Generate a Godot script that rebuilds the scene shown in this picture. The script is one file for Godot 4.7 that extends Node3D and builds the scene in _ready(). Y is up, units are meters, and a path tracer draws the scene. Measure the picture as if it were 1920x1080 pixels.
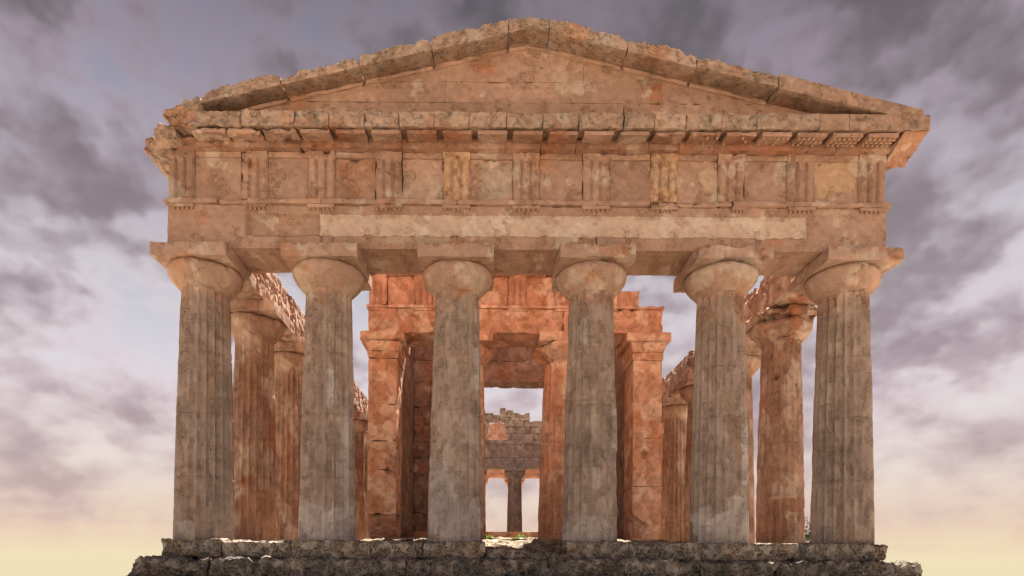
extends Node3D
# A ruined Doric temple seen from the front, before a clouded evening sky.
# y is up, the stylobate's top is y = 0, the axes of the front columns stand on z = 0.

const TAU20 := TAU / 20.0

class Style:
	var base := Color(0.4, 0.3, 0.2)
	var alt := Color(0.3, 0.22, 0.15)
	var pale := Color(0.5, 0.4, 0.3)
	var dark := Color(0.1, 0.09, 0.08)
	var rust := Color(0.42, 0.19, 0.10)
	var f := 0.55
	var pale_at := 0.30       # noise level above which old plaster shows
	var pale_f := 0.9
	var dark_at := 0.36       # noise level above which lichen crust shows
	var dark_f := 2.6
	var rust_at := 0.28
	var vary := 0.30
	var tall := 1.0           # below 1: marks drawn out downwards, as rain leaves them
	var patches: Array = []   # [centre, radii, colour, strength]
	var mat: StandardMaterial3D

class Acc:
	var v := PackedVector3Array()
	var n := PackedVector3Array()
	var c := PackedColorArray()
	var i := PackedInt32Array()

var nA := FastNoiseLite.new()
var nB := FastNoiseLite.new()
var nC := FastNoiseLite.new()
var nD := FastNoiseLite.new()
var org := Vector3.ZERO
var rng := RandomNumberGenerator.new()
var taken := {}
var M := {}
var S := {}


# ------------------------------------------------------------------ naming
func numbered(called: String) -> String:
	var k: int = taken.get(called, 0)
	taken[called] = k + 1
	return called if k == 0 else "%s_%03d" % [called, k]

func tag(o: Node, label := "", category := "", group := "", kind := "") -> void:
	if label: o.set_meta("label", label)
	if category: o.set_meta("category", category)
	if group: o.set_meta("group", group)
	if kind: o.set_meta("kind", kind)

func thing(called: String, label: String, category: String, at := Vector3.ZERO, group := "") -> Node3D:
	var o := Node3D.new()
	o.name = numbered(called)
	o.position = at
	add_child(o)
	tag(o, label, category, group, "thing" if label else "")
	org = at
	return o

func put(parent: Node, called: String, mesh: Mesh, mat: Material) -> MeshInstance3D:
	var o := MeshInstance3D.new()
	o.mesh = mesh
	o.material_override = mat
	o.name = called if parent != self else numbered(called)
	parent.add_child(o, true)
	return o


# ------------------------------------------------------------------ meshes
func grid(a: Acc, p: PackedVector3Array, nu: int, nv: int, flip: bool, wrap: bool, cols: PackedColorArray) -> void:
	# p holds (nv+1) rows of (nu+1) points
	var at := a.v.size()
	var w := nu + 1
	a.v.append_array(p)
	a.c.append_array(cols)
	var sgn := -1.0 if flip else 1.0
	for j in nv + 1:
		var j0 := maxi(j - 1, 0) * w
		var j1 := mini(j + 1, nv) * w
		var jr := j * w
		for i in w:
			var i0 := i - 1
			var i1 := i + 1
			if wrap:
				if i == 0: i0 = nu - 1
				if i == nu: i1 = 1
			else:
				if i == 0: i0 = 0
				if i == nu: i1 = nu
			a.n.append(((p[jr + i1] - p[jr + i0]).cross(p[j1 + i] - p[j0 + i]) * sgn).normalized())
	var ix := PackedInt32Array()
	ix.resize(nu * nv * 6)
	var k := 0
	for j in nv:
		for i in nu:
			var q := at + j * w + i
			if flip:
				ix[k] = q; ix[k + 1] = q + 1; ix[k + 2] = q + w
				ix[k + 3] = q + 1; ix[k + 4] = q + w + 1; ix[k + 5] = q + w
			else:
				ix[k] = q; ix[k + 1] = q + w; ix[k + 2] = q + 1
				ix[k + 3] = q + 1; ix[k + 4] = q + w; ix[k + 5] = q + w + 1
			k += 6
	a.i.append_array(ix)

func mesh_of(a: Acc) -> ArrayMesh:
	var arr := []
	arr.resize(Mesh.ARRAY_MAX)
	arr[Mesh.ARRAY_VERTEX] = a.v
	arr[Mesh.ARRAY_NORMAL] = a.n
	arr[Mesh.ARRAY_COLOR] = a.c
	arr[Mesh.ARRAY_INDEX] = a.i
	var m := ArrayMesh.new()
	m.add_surface_from_arrays(Mesh.PRIMITIVE_TRIANGLES, arr)
	return m

func paint(at: Vector3, s: Style) -> Color:
	var p := Vector3(at.x, at.y * s.tall, at.z)
	var k := nA.get_noise_3dv(p * s.f)
	var fine := nB.get_noise_3dv(p * 3.1)
	var c := s.base.lerp(s.alt, clampf(0.5 + k * 1.7 + fine * 0.35, 0.0, 1.0))
	var r := nC.get_noise_3dv(p * s.f * 1.3 + Vector3(31, 7, 3)) + fine * 0.12
	if r > s.rust_at:
		c = c.lerp(s.rust, clampf((r - s.rust_at) * 5.0, 0.0, 0.75))
	var q := nC.get_noise_3dv(p * s.pale_f) + fine * 0.16
	if q > s.pale_at:
		c = c.lerp(s.pale, clampf((q - s.pale_at) * 26.0, 0.0, 0.85))
	for t in s.patches:
		var d: Vector3 = (at - t[0]) / t[1]
		if absf(d.x) < 1.5 and absf(d.y) < 1.5 and absf(d.z) < 1.5:
			var e: float = maxf(maxf(absf(d.x), absf(d.y)), absf(d.z)) * 0.45 + d.length() * 0.55 + fine * 0.35 + nC.get_noise_3dv(p * 1.9) * 0.45
			if e < 1.0:
				c = c.lerp(t[2], clampf((1.0 - e) * 22.0, 0.0, t[3]))
	var l := nD.get_noise_3dv(p * s.dark_f) + fine * 0.2
	if l > s.dark_at:
		c = c.lerp(s.dark, clampf((l - s.dark_at) * 5.0, 0.0, 0.8))
	var m := 1.0 + s.vary * (fine * 0.9 + nD.get_noise_3dv(p * 7.0) * 0.7)
	return Color(c.r * m, c.g * m, c.b * m)

# A stone: a box whose edges are worn round, whose faces are rough, and out of which pieces may be broken.
# o: r edge radius, amp roughness, f its frequency, chip depth of spalls, bites [[centre, radius, depth]], post a Callable, seed
func rock_mesh(lo: Vector3, hi: Vector3, step: Vector3, st: Style, o: Dictionary) -> ArrayMesh:
	var a := Acc.new()
	var r0: float = o.get("r", 0.015)
	var amp: float = o.get("amp", 0.006)
	var f: float = o.get("f", 2.2)
	var chip: float = o.get("chip", 0.0)
	var bites: Array = o.get("bites", [])
	var post = o.get("post")
	var has_post: bool = post != null
	var tint: float = o.get("tint", 1.0)
	var sd := Vector3.ONE * float(o.get("seed", 0)) * 3.7
	var size := hi - lo
	var half := size * 0.5
	var rmax := minf(minf(half.x, half.y), half.z) * 0.9
	var n := Vector3i(maxi(1, roundi(size.x / step.x)), maxi(1, roundi(size.y / step.y)), maxi(1, roundi(size.z / step.z)))
	for face in 6:
		var w := face / 2
		var u := (w + 1) % 3
		var t := (w + 2) % 3
		var up := face % 2 == 1
		var nu: int = n[u]
		var nv: int = n[t]
		var pts := PackedVector3Array()
		var cols := PackedColorArray()
		for j in nv + 1:
			for i in nu + 1:
				var p := Vector3.ZERO
				p[w] = hi[w] if up else lo[w]
				p[u] = lo[u] + size[u] * i / nu
				p[t] = lo[t] + size[t] * j / nv
				var ps := p + sd
				var e := nB.get_noise_3dv(ps * 1.7)
				var rr := clampf(r0 * (0.55 + 2.2 * maxf(e, -0.2)), 0.002, rmax)
				var q := p.clamp(lo + Vector3(rr, rr, rr), hi - Vector3(rr, rr, rr))
				var dir := (p - q).normalized()
				p = q + dir * rr
				var g := nA.get_noise_3dv(ps * f) * amp + nD.get_noise_3dv(ps * 6.0) * amp * 0.45
				if chip > 0.0:
					var cc := nC.get_noise_3dv(ps * 1.3 + Vector3(5, 9, 2)) + e * 0.25
					if cc > 0.22:
						g -= minf(cc - 0.22, 0.25) * chip * 4.0
				p += dir * g
				for b in bites:
					var d: Vector3 = p - b[0]
					var dd: float = d.length() / b[1] + e * 0.5
					if dd < 1.0:
						var k: float = 1.0 - dd * dd
						p -= (dir * 0.7 + (p - (lo + hi) * 0.5).normalized() * 0.3) * (b[2] * minf(k * 2.0, 1.0))
				if has_post:
					p = post.call(p)
				var c := paint(p, st)
				pts.append(p - org)
				cols.append(Color(c.r * tint, c.g * tint, c.b * tint))
		grid(a, pts, nu, nv, not up, false, cols)
	return mesh_of(a)

func rock(parent: Node, called: String, lo: Vector3, hi: Vector3, step: Vector3, st: Style, o := {}) -> MeshInstance3D:
	if not o.has("tint"):
		o.tint = rng.randf_range(0.9, 1.1)
	return put(parent, called, rock_mesh(lo, hi, step, st, o), st.mat)

# A turned piece: profile of (radius, y)
func lathe_mesh(prof: PackedVector2Array, around: int, st: Style, at: Vector3, amp := 0.008, bites := [], seed := 0.0) -> ArrayMesh:
	var a := Acc.new()
	var pts := PackedVector3Array()
	var cols := PackedColorArray()
	for j in prof.size():
		for i in around + 1:
			var th := TAU * i / around
			var dir := Vector3(sin(th), 0, cos(th))
			var w := at + dir * prof[j].x + Vector3(0, prof[j].y, 0)
			var ws := w + Vector3.ONE * seed
			var g := nA.get_noise_3dv(ws * 2.4) * amp + nD.get_noise_3dv(ws * 6.0) * amp * 0.5
			for b in bites:
				var dd: float = (w - b[0]).length() / b[1] + nB.get_noise_3dv(ws * 2.2) * 0.55
				if dd < 1.0:
					g -= b[2] * minf((1.0 - dd * dd) * 2.0, 1.0) * (1.0 + 0.5 * nB.get_noise_3dv(ws * 6.0))
			w += dir * g
			pts.append(w - org)
			cols.append(paint(w, st))
	grid(a, pts, around, prof.size() - 1, false, true, cols)
	return mesh_of(a)


# ------------------------------------------------------------------ columns
# o: h shaft height, r0, r1, wear 0..1, plaster [[angle, y, half angle, half height]], breaks [[angle, y, half angle, half height, depth]], dy row height, drums
func column(called: String, label: String, at: Vector3, st: Style, o: Dictionary, group: String) -> Node3D:
	var root := thing(called, label, "column", at, group)
	var h: float = o.get("h", 5.9)
	var r0: float = o.get("r0", 0.68)
	var r1: float = o.get("r1", 0.545)
	var wear: float = o.get("wear", 0.4)
	var plaster: Array = o.get("plaster", [])
	var breaks: Array = o.get("breaks", [])
	var pc: Color = o.get("plaster_color", Color(0.57, 0.50, 0.475))
	var dy: float = o.get("dy", 0.035)
	var cs: Style = o.get("cap_style", st)
	var joints: Array = o.get("joints", [0.0, 1.45, 2.95, 4.4, h])
	var fl := PackedFloat32Array([0.0, 0.06, 0.2, 0.35, 0.5, 0.65, 0.8, 0.94])
	if o.get("coarse", false):
		fl = PackedFloat32Array([0.0, 0.25, 0.5, 0.75])
	var per := fl.size()
	var nu := 20 * per
	for d in joints.size() - 1:
		var a := Acc.new()
		var y0: float = joints[d] if d > 0 else -0.07
		var y1: float = joints[d + 1]
		var rows := PackedFloat32Array([y0 + 0.001, y0 + 0.014])
		var nr := maxi(2, roundi((y1 - y0) / dy))
		for k in range(1, nr):
			rows.append(y0 + (y1 - y0) * k / nr)
		rows.append(y1 - 0.014)
		rows.append(y1 - 0.001)
		var pts := PackedVector3Array()
		var cols := PackedColorArray()
		var drum_tint := float(o.get("tint", 1.0)) * rng.randf_range(0.95, 1.05)
		for j in rows.size():
			var y := rows[j]
			var t := y / h
			var rad := lerpf(r0, r1, t) + 0.016 * sin(PI * t)
			var joint := 0.014 if (j == 0 and d > 0) or (j == rows.size() - 1 and d < joints.size() - 2) else 0.0
			for i in nu + 1:
				var fi := float(i / per) + fl[i % per]
				var th := fi * TAU20 + 0.5 * TAU20
				var dir := Vector3(sin(th), 0, cos(th))
				var w := at + dir * rad + Vector3(0, y, 0)
				var e := nB.get_noise_3dv(w * 1.5)
				var big := nA.get_noise_3dv(w * 0.8 + Vector3(9, 0, 4))
				var er := clampf(wear + big * 0.7 + e * 0.5, 0.0, 1.0)
				var pl := 0.0
				if plaster.size():
					var ang := rad_to_deg(th)
					for q in plaster:
						var da: float = absf(wrapf(ang - q[0], -180.0, 180.0)) / q[2]
						var dh: float = absf(y - q[1]) / q[3]
						var m: float = maxf(da, dh) * 0.6 + sqrt(da * da + dh * dh) * 0.4 + e * 0.45 + big * 0.3
						pl = maxf(pl, clampf((1.0 - m) * 22.0, 0.0, 1.0))
				er = er * (1.0 - pl)
				var tt := fl[i % per] * 2.0 - 1.0
				var depth := rad * 0.165 * (1.0 - tt * tt) * clampf((h - y) / 0.13, 0.12, 1.0)
				var g := -depth * (1.0 - er * 0.85) - er * rad * 0.05
				g += (nD.get_noise_3dv(w * 5.0) * 0.010 + e * 0.014) * (0.25 + er) - joint - pl * -0.006
				for q in breaks:
					var da: float = absf(wrapf(rad_to_deg(th) - q[0], -180.0, 180.0)) / q[2]
					var dh: float = absf(y - q[1]) / q[3]
					var m: float = sqrt(da * da + dh * dh) + e * 0.5
					if m < 1.0:
						g -= q[4] * minf((1.0 - m) * 2.5, 1.0)
				w += dir * g
				var c := paint(w, st)
				if cs != st:
					var up := clampf((y - h + 0.42 + e * 0.7) * 9.0, 0.0, 1.0)
					up = maxf(up, clampf((y - 2.5) / 3.4, 0.0, 1.0) * 0.35)
					if up > 0.0: c = c.lerp(paint(w, cs), up)
				if pl > 0.0:
					var sm := 1.0 + 0.18 * big + 0.12 * e
					c = c.lerp(Color(pc.r * sm, pc.g * sm, pc.b * sm), pl * 0.92)
				pts.append(w - org)
				cols.append(Color(c.r * drum_tint, c.g * drum_tint, c.b * drum_tint))
		grid(a, pts, nu, rows.size() - 1, false, true, cols)
		put(root, "drum", mesh_of(a), st.mat)
	var k := r1 / 0.545
	var prof := PackedVector2Array()
	for q in [Vector2(0.530, -0.004), Vector2(0.542, 0.02), Vector2(0.553, 0.05), Vector2(0.575, 0.06), Vector2(0.576, 0.075), Vector2(0.592, 0.08), Vector2(0.594, 0.095), Vector2(0.612, 0.10), Vector2(0.655, 0.15), Vector2(0.70, 0.20), Vector2(0.742, 0.25), Vector2(0.782, 0.30), Vector2(0.815, 0.35), Vector2(0.836, 0.40), Vector2(0.845, 0.45), Vector2(0.84, 0.50), Vector2(0.815, 0.54), Vector2(0.78, 0.56)]:
		prof.append(Vector2(q.x * k, h + q.y))
	var echinus := put(root, "echinus", lathe_mesh(prof, 72 if not o.get("coarse", false) else 40, cs, at, o.get("cap_amp", 0.010), o.get("cap_bites", []), 2.0), cs.mat)
	var ab: float = o.get("abacus", 0.875)
	var step := 0.03 if not o.get("coarse", false) else 0.12
	rock(root, "abacus", at + Vector3(-ab, h + 0.562, -ab), at + Vector3(ab, h + 0.868, ab), Vector3(step, 0.05, step), cs, {"r": o.get("ab_r", 0.010), "amp": 0.007, "bites": o.get("ab_bites", []), "chip": o.get("ab_chip", 0.02), "tint": o.get("ab_tint", 1.0)})
	return root


# ------------------------------------------------------------------ materials
func lin(r: float, g: float, b: float) -> Color:
	return Color(r, g, b)

func stone_texture(kind: int) -> Array:
	# [colour, height], tileable: shelly limestone whose dressed skin has come off in places.
	# kind 0 mostly skin, 1 mostly bare and pitted, 2 deeply weathered rock
	var n := 1024
	var seeds := [11 + kind, 21 + kind, 31 + kind, 41 + kind]
	var big := FastNoiseLite.new()
	big.frequency = 0.012
	big.fractal_octaves = 6
	var cell := FastNoiseLite.new()
	cell.noise_type = FastNoiseLite.TYPE_CELLULAR
	cell.cellular_return_type = FastNoiseLite.RETURN_DISTANCE
	cell.frequency = [0.075, 0.07, 0.045][kind]
	cell.fractal_type = FastNoiseLite.FRACTAL_NONE
	var mask := FastNoiseLite.new()
	mask.frequency = [0.0035, 0.004, 0.008][kind]
	mask.fractal_octaves = 6
	mask.fractal_gain = 0.58
	var hole := FastNoiseLite.new()
	hole.frequency = [0.075, 0.075, 0.04][kind]
	hole.fractal_octaves = 3
	var all := [big, cell, mask, hole]
	var data := []
	for k in 4:
		all[k].seed = seeds[k]
		data.append(all[k].get_seamless_image(n, n).get_data())
	var ib: PackedByteArray = data[0]
	var ic: PackedByteArray = data[1]
	var im: PackedByteArray = data[2]
	var ih: PackedByteArray = data[3]
	var col := PackedByteArray()
	var hei := PackedByteArray()
	col.resize(n * n * 3)
	hei.resize(n * n)
	var r := RandomNumberGenerator.new()
	r.seed = 5 + kind
	var edge: float = [0.60, 0.50, 0.36][kind]
	var deep: float = [0.45, 0.55, 1.0][kind]
	var reach: float = [0.17, 0.19, 0.30][kind]
	for i in n * n:
		var b := ib[i] / 255.0
		var c := ic[i] / 255.0
		var m := im[i] / 255.0
		var bare := clampf((m - edge) * 22.0, 0.0, 1.0)
		var q := ih[i] / 255.0
		var pore := clampf((reach * (0.35 + q) - c) / 0.09, 0.0, 1.0) * (0.18 + 0.82 * bare)
		var pit := clampf((q - [0.70, 0.68, 0.62][kind]) * 12.0, 0.0, 1.0) * (0.25 + 0.75 * bare)
		var grit := r.randf()
		var h: float = 0.62 + (b - 0.5) * (0.12 + 0.5 * bare * deep) + (grit - 0.5) * 0.05 * (1.0 + bare) - pore * 0.30 - bare * 0.10 - pit * 0.30
		var v: float = 0.95 + (b - 0.5) * (0.12 + 0.10 * bare * deep) + (grit - 0.5) * (0.08 + 0.10 * bare) - pore * [0.26, 0.24, 0.13][kind] - bare * 0.08 * deep - pit * [0.40, 0.30, 0.22][kind]
		hei[i] = int(clampf(h, 0.0, 1.0) * 255.0)
		v = clampf(v, 0.0, 1.0)
		col[i * 3] = int(v * 255.0)
		col[i * 3 + 1] = int(v * (1.0 - 0.012 * bare) * 255.0)
		col[i * 3 + 2] = int(v * (1.0 - 0.03 * bare) * 255.0)
	return [ImageTexture.create_from_image(Image.create_from_data(n, n, false, Image.FORMAT_RGB8, col)), ImageTexture.create_from_image(Image.create_from_data(n, n, false, Image.FORMAT_L8, hei))]

func stone_material(called: String, tex: Array, scale: float, relief: float) -> StandardMaterial3D:
	var m := StandardMaterial3D.new()
	m.resource_name = called
	m.vertex_color_use_as_albedo = true
	m.albedo_texture = tex[0]
	m.roughness = 0.95
	m.metallic_specular = 0.2
	m.uv1_triplanar = true
	m.uv1_world_triplanar = true
	m.uv1_scale = Vector3.ONE * scale
	m.uv1_triplanar_sharpness = 4.0
	m.heightmap_enabled = true
	m.heightmap_texture = tex[1]
	m.heightmap_scale = relief
	return m

func make_styles() -> void:
	var t0 := stone_texture(0)
	var t1 := stone_texture(1)
	var t2 := stone_texture(2)
	M.fine = stone_material("dressed limestone", t0, 0.33, 3.0)
	M.rough = stone_material("eroded limestone", t2, 0.36, 9.0)
	M.pitted = stone_material("weathered limestone", t1, 0.34, 3.2)
	var s := Style.new()       # front shafts
	s.base = lin(0.455, 0.36, 0.318); s.alt = lin(0.405, 0.315, 0.275); s.pale = lin(0.49, 0.405, 0.35); s.dark = lin(0.3, 0.245, 0.21); s.rust = lin(0.4, 0.28, 0.215)
	s.pale_at = 0.3; s.pale_f = 2.0; s.dark_at = 0.46; s.vary = 0.13; s.mat = M.pitted; s.tall = 0.28
	S.shaft = s
	s = Style.new()            # front capitals
	s.base = lin(0.46, 0.31, 0.24); s.alt = lin(0.41, 0.265, 0.205); s.pale = lin(0.51, 0.39, 0.315); s.dark = lin(0.2, 0.14, 0.11); s.pale_at = 0.2; s.dark_at = 0.75; s.mat = M.fine; s.rust = lin(0.45, 0.23, 0.14); s.vary = 0.14
	S.capital = s
	s = Style.new()            # front entablature
	s.base = lin(0.465, 0.297, 0.227); s.alt = lin(0.395, 0.245, 0.182); s.pale = lin(0.53, 0.41, 0.33); s.dark = lin(0.19, 0.13, 0.105); s.rust = lin(0.45, 0.235, 0.15); s.pale_at = 0.35; s.dark_at = 0.75; s.vary = 0.13; s.mat = M.fine; s.rust_at = 0.44
	S.entab = s
	s = Style.new()            # iron-stained course under the cornice, its colour also darkened for soffit shade
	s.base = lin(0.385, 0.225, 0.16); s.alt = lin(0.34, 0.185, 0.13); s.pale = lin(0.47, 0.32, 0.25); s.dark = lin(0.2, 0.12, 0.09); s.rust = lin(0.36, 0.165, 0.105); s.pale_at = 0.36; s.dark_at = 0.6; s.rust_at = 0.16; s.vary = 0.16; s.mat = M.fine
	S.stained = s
	s = Style.new()            # pale re-cut panel
	s.base = lin(0.6, 0.455, 0.365); s.alt = lin(0.57, 0.425, 0.335); s.pale = lin(0.64, 0.52, 0.43); s.dark = lin(0.36, 0.25, 0.2); s.rust = s.alt; s.pale_at = 0.25; s.dark_at = 0.6; s.dark_f = 3.4; s.vary = 0.1; s.mat = M.fine
	S.panel = s
	s = Style.new()            # cornice, lichened
	s.base = lin(0.47, 0.325, 0.25); s.alt = lin(0.41, 0.285, 0.218); s.pale = lin(0.46, 0.355, 0.285); s.dark = lin(0.18, 0.155, 0.135); s.rust = lin(0.42, 0.23, 0.15); s.dark_at = 0.38; s.dark_f = 5.0; s.pale_at = 0.3; s.mat = M.pitted; s.vary = 0.18
	S.cornice = s
	s = Style.new()            # clean restored cornice
	s.base = lin(0.43, 0.275, 0.205); s.alt = lin(0.38, 0.25, 0.19); s.pale = lin(0.44, 0.31, 0.24); s.dark = lin(0.2, 0.15, 0.12); s.rust = lin(0.43, 0.225, 0.145); s.dark_at = 0.42; s.mat = M.fine
	S.restored = s
	s = Style.new()            # yellow new-cut triglyphs
	s.base = lin(0.54, 0.345, 0.22); s.alt = lin(0.48, 0.295, 0.19); s.pale = lin(0.55, 0.38, 0.27); s.dark = lin(0.3, 0.16, 0.11); s.rust = lin(0.42, 0.2, 0.12); s.mat = M.fine
	S.yellow = s
	s = Style.new()            # cella
	s.base = lin(0.64, 0.365, 0.262); s.alt = lin(0.55, 0.285, 0.19); s.pale = lin(0.68, 0.46, 0.35); s.dark = lin(0.3, 0.16, 0.11); s.rust = lin(0.6, 0.27, 0.15); s.pale_at = 0.15; s.dark_at = 0.7; s.vary = 0.14; s.mat = M.pitted; s.rust_at = 0.34
	S.cella = s
	s = Style.new()            # flank columns
	s.base = lin(0.46, 0.3, 0.23); s.alt = lin(0.385, 0.235, 0.175); s.pale = lin(0.54, 0.4, 0.325); s.dark = lin(0.17, 0.1, 0.07); s.rust = lin(0.41, 0.175, 0.1); s.pale_at = 0.15; s.pale_f = 1.4; s.dark_at = 0.7; s.vary = 0.16; s.mat = M.pitted; s.tall = 0.4
	S.flank = s
	s = Style.new()            # far end, greyer
	s.base = lin(0.47, 0.38, 0.325); s.alt = lin(0.4, 0.32, 0.27); s.pale = lin(0.54, 0.45, 0.39); s.dark = lin(0.24, 0.19, 0.16); s.rust = lin(0.33, 0.2, 0.15); s.mat = M.pitted; s.vary = 0.15; s.dark_at = 0.7
	S.far = s
	s = Style.new()            # door wall and porch side walls: shade put into a darker stone colour
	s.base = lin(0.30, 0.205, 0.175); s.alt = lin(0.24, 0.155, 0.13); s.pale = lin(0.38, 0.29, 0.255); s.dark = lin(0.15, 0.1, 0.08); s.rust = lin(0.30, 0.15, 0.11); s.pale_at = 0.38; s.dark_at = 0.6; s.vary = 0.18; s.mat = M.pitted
	S.painted_shade = s
	s = Style.new()            # steps
	s.base = lin(0.42, 0.36, 0.31); s.alt = lin(0.34, 0.3, 0.265); s.pale = lin(0.44, 0.37, 0.31); s.dark = lin(0.15, 0.145, 0.14); s.rust = lin(0.38, 0.28, 0.21); s.f = 0.8; s.pale_at = 0.30; s.dark_at = 0.45; s.dark_f = 2.4; s.rust_at = 0.2; s.vary = 0.25; s.mat = M.rough
	S.step = s
	s = Style.new()            # lower steps, darker and greyer
	s.base = lin(0.30, 0.265, 0.24); s.alt = lin(0.215, 0.20, 0.188); s.pale = lin(0.37, 0.325, 0.285); s.dark = lin(0.12, 0.12, 0.12); s.rust = lin(0.32, 0.25, 0.20); s.f = 0.8; s.dark_at = 0.42; s.dark_f = 2.4; s.rust_at = 0.3; s.vary = 0.25; s.mat = M.rough
	S.lower = s
	s = Style.new()            # floor
	s.base = lin(0.42, 0.35, 0.27); s.alt = lin(0.34, 0.28, 0.21); s.pale = lin(0.5, 0.44, 0.36); s.dark = lin(0.2, 0.17, 0.13); s.rust = lin(0.36, 0.27, 0.19); s.mat = M.rough
	S.floor = s
	s = Style.new()            # dry earth
	s.base = lin(0.48, 0.41, 0.335); s.alt = lin(0.42, 0.355, 0.285); s.pale = lin(0.5, 0.44, 0.37); s.dark = lin(0.2, 0.19, 0.10); s.rust = lin(0.44, 0.35, 0.27); s.f = 0.1; s.pale_f = 0.2; s.dark_f = 0.3; s.dark_at = 0.3; s.mat = M.pitted
	S.earth = s


# ------------------------------------------------------------------ sky
func make_sky() -> Texture2D:
	var w := 2048
	var h := 1024
	var im := Image.create(w, h, false, Image.FORMAT_RGBF)
	var n1 := FastNoiseLite.new()
	n1.seed = 4
	n1.frequency = 1.0
	n1.fractal_octaves = 5
	n1.fractal_gain = 0.5
	var n2 := FastNoiseLite.new()
	n2.seed = 9
	n2.frequency = 1.0
	n2.fractal_octaves = 4
	# display colours (sRGB) from the horizon upwards: [sine of height, open sky, cloud edge, cloud heart]
	var ramp := [
		[-0.10, Color(0.95, 0.88, 0.73), Color(0.95, 0.88, 0.73), Color(0.95, 0.88, 0.73)],
		[0.003, Color(0.95, 0.88, 0.73), Color(0.95, 0.88, 0.73), Color(0.95, 0.88, 0.73)],
		[0.035, Color(0.94, 0.86, 0.74), Color(0.93, 0.83, 0.73), Color(0.89, 0.78, 0.71)],
		[0.07, Color(0.92, 0.83, 0.75), Color(0.89, 0.79, 0.74), Color(0.79, 0.69, 0.67)],
		[0.14, Color(0.92, 0.87, 0.84), Color(0.86, 0.79, 0.78), Color(0.73, 0.65, 0.66)],
		[0.25, Color(0.88, 0.86, 0.89), Color(0.88, 0.83, 0.85), Color(0.66, 0.59, 0.62)],
		[0.38, Color(0.77, 0.765, 0.81), Color(0.85, 0.82, 0.84), Color(0.60, 0.55, 0.58)],
		[0.50, Color(0.66, 0.66, 0.73), Color(0.73, 0.69, 0.74), Color(0.52, 0.475, 0.50)],
		[0.60, Color(0.57, 0.57, 0.64), Color(0.62, 0.57, 0.62), Color(0.44, 0.41, 0.43)],
		[0.70, Color(0.48, 0.47, 0.53), Color(0.51, 0.47, 0.51), Color(0.38, 0.36, 0.39)],
		[1.00, Color(0.42, 0.42, 0.49), Color(0.45, 0.42, 0.46), Color(0.34, 0.32, 0.36)],
	]
	n1.fractal_octaves = 6
	n1.fractal_gain = 0.55
	n2.fractal_octaves = 5
	n2.fractal_gain = 0.58
	# larger masses of cloud and of open sky: [bearing, sine of height, half width, half height, how much]
	var masses := [[-0.62, 0.56, 0.20, 0.06, 0.35], [-0.30, 0.64, 0.35, 0.05, 0.25], [-0.66, 0.46, 0.16, 0.05, 0.40], [-0.72, 0.38, 0.08, 0.03, -0.10], [-0.60, 0.33, 0.10, 0.03, 0.12], [-0.62, 0.24, 0.22, 0.05, 0.38], [-0.60, 0.13, 0.12, 0.02, -0.2], [0.70, 0.56, 0.16, 0.06, 0.30], [0.64, 0.40, 0.14, 0.05, -0.15], [0.70, 0.19, 0.2, 0.03, -0.30], [0.66, 0.32, 0.14, 0.03, 0.10]]
	for y in h:
		var el := (0.5 - (y + 0.5) / h) * PI
		var sy := sin(el)
		if sy < -0.02:
			var cc := Color(0.95, 0.88, 0.73).srgb_to_linear()
			for x in w:
				im.set_pixel(x, y, cc)
			continue
		var k := 0
		while k < ramp.size() - 2 and ramp[k + 1][0] < sy:
			k += 1
		var t := clampf((sy - ramp[k][0]) / (ramp[k + 1][0] - ramp[k][0]), 0.0, 1.0)
		var gap: Color = ramp[k][1].lerp(ramp[k + 1][1], t)
		var rim: Color = ramp[k][2].lerp(ramp[k + 1][2], t)
		var heart: Color = ramp[k][3].lerp(ramp[k + 1][3], t)
		var ce := cos(el)
		var lift := 1.0 / (maxf(sy, 0.0) + 0.20)
		for x in w:
			var az := ((x + 0.5) / w - 0.5) * TAU      # 0 looks along -z, positive to the right
			var p := Vector2(sin(az) * ce * lift, -cos(az) * ce * lift)
			var warp := n2.get_noise_3d(p.x * 0.9, p.y * 0.9, 3.0)
			var a := n1.get_noise_3d(p.x * 1.15 + warp * 0.35, p.y * 1.4 + warp * 0.35, 0.0)
			var b := n2.get_noise_3d(p.x * 3.6 + 4.0 + warp * 0.6, p.y * 4.4, 1.0)
			var right := exp(-pow(wrapf(az - 0.75, -PI, PI) / 0.8, 2.0))
			var c3 := n2.get_noise_3d(sin(az) * ce * 5.0, sy * 7.5, cos(az) * ce * 5.0)
			var d3 := n1.get_noise_3d(sin(az) * ce * 2.2 + 7.0, sy * 4.0 + c3 * 0.35, cos(az) * ce * 2.2)
			var e3 := n2.get_noise_3d(sin(az) * ce * 15.0 + c3, sy * 21.0 + d3, cos(az) * ce * 15.0)
			var m := 0.36 + a * 0.30 + b * 0.25 + d3 * 0.8 + c3 * 0.85 + e3 * 0.28 - right * 0.16 * clampf((0.6 - sy) * 3.0, 0.0, 1.0)
			for q in masses:
				var u: float = (az - q[0]) / q[2]
				var v: float = (sy - q[1]) / q[3]
				if absf(u) < 2.2 and absf(v) < 2.2:
					m += q[4] * exp(-u * u - v * v)
			var thin := smoothstep(-0.35, 0.35, m)
			var deep := smoothstep(0.05, 0.95, m)
			var c := gap.lerp(rim, thin).lerp(heart, deep)
			# the sky is yellower and brighter low on the right
			var glow := exp(-pow(wrapf(az - 0.70, -PI, PI) / 0.75, 2.0)) * exp(-pow((sy - 0.06) / 0.19, 2.0))
			c = c.lerp(Color(0.99, 0.96, 0.84), glow * 0.72 * smoothstep(0.0, 0.06, sy) * (1.0 - 0.6 * deep))
			im.set_pixel(x, y, c.srgb_to_linear())
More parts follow.
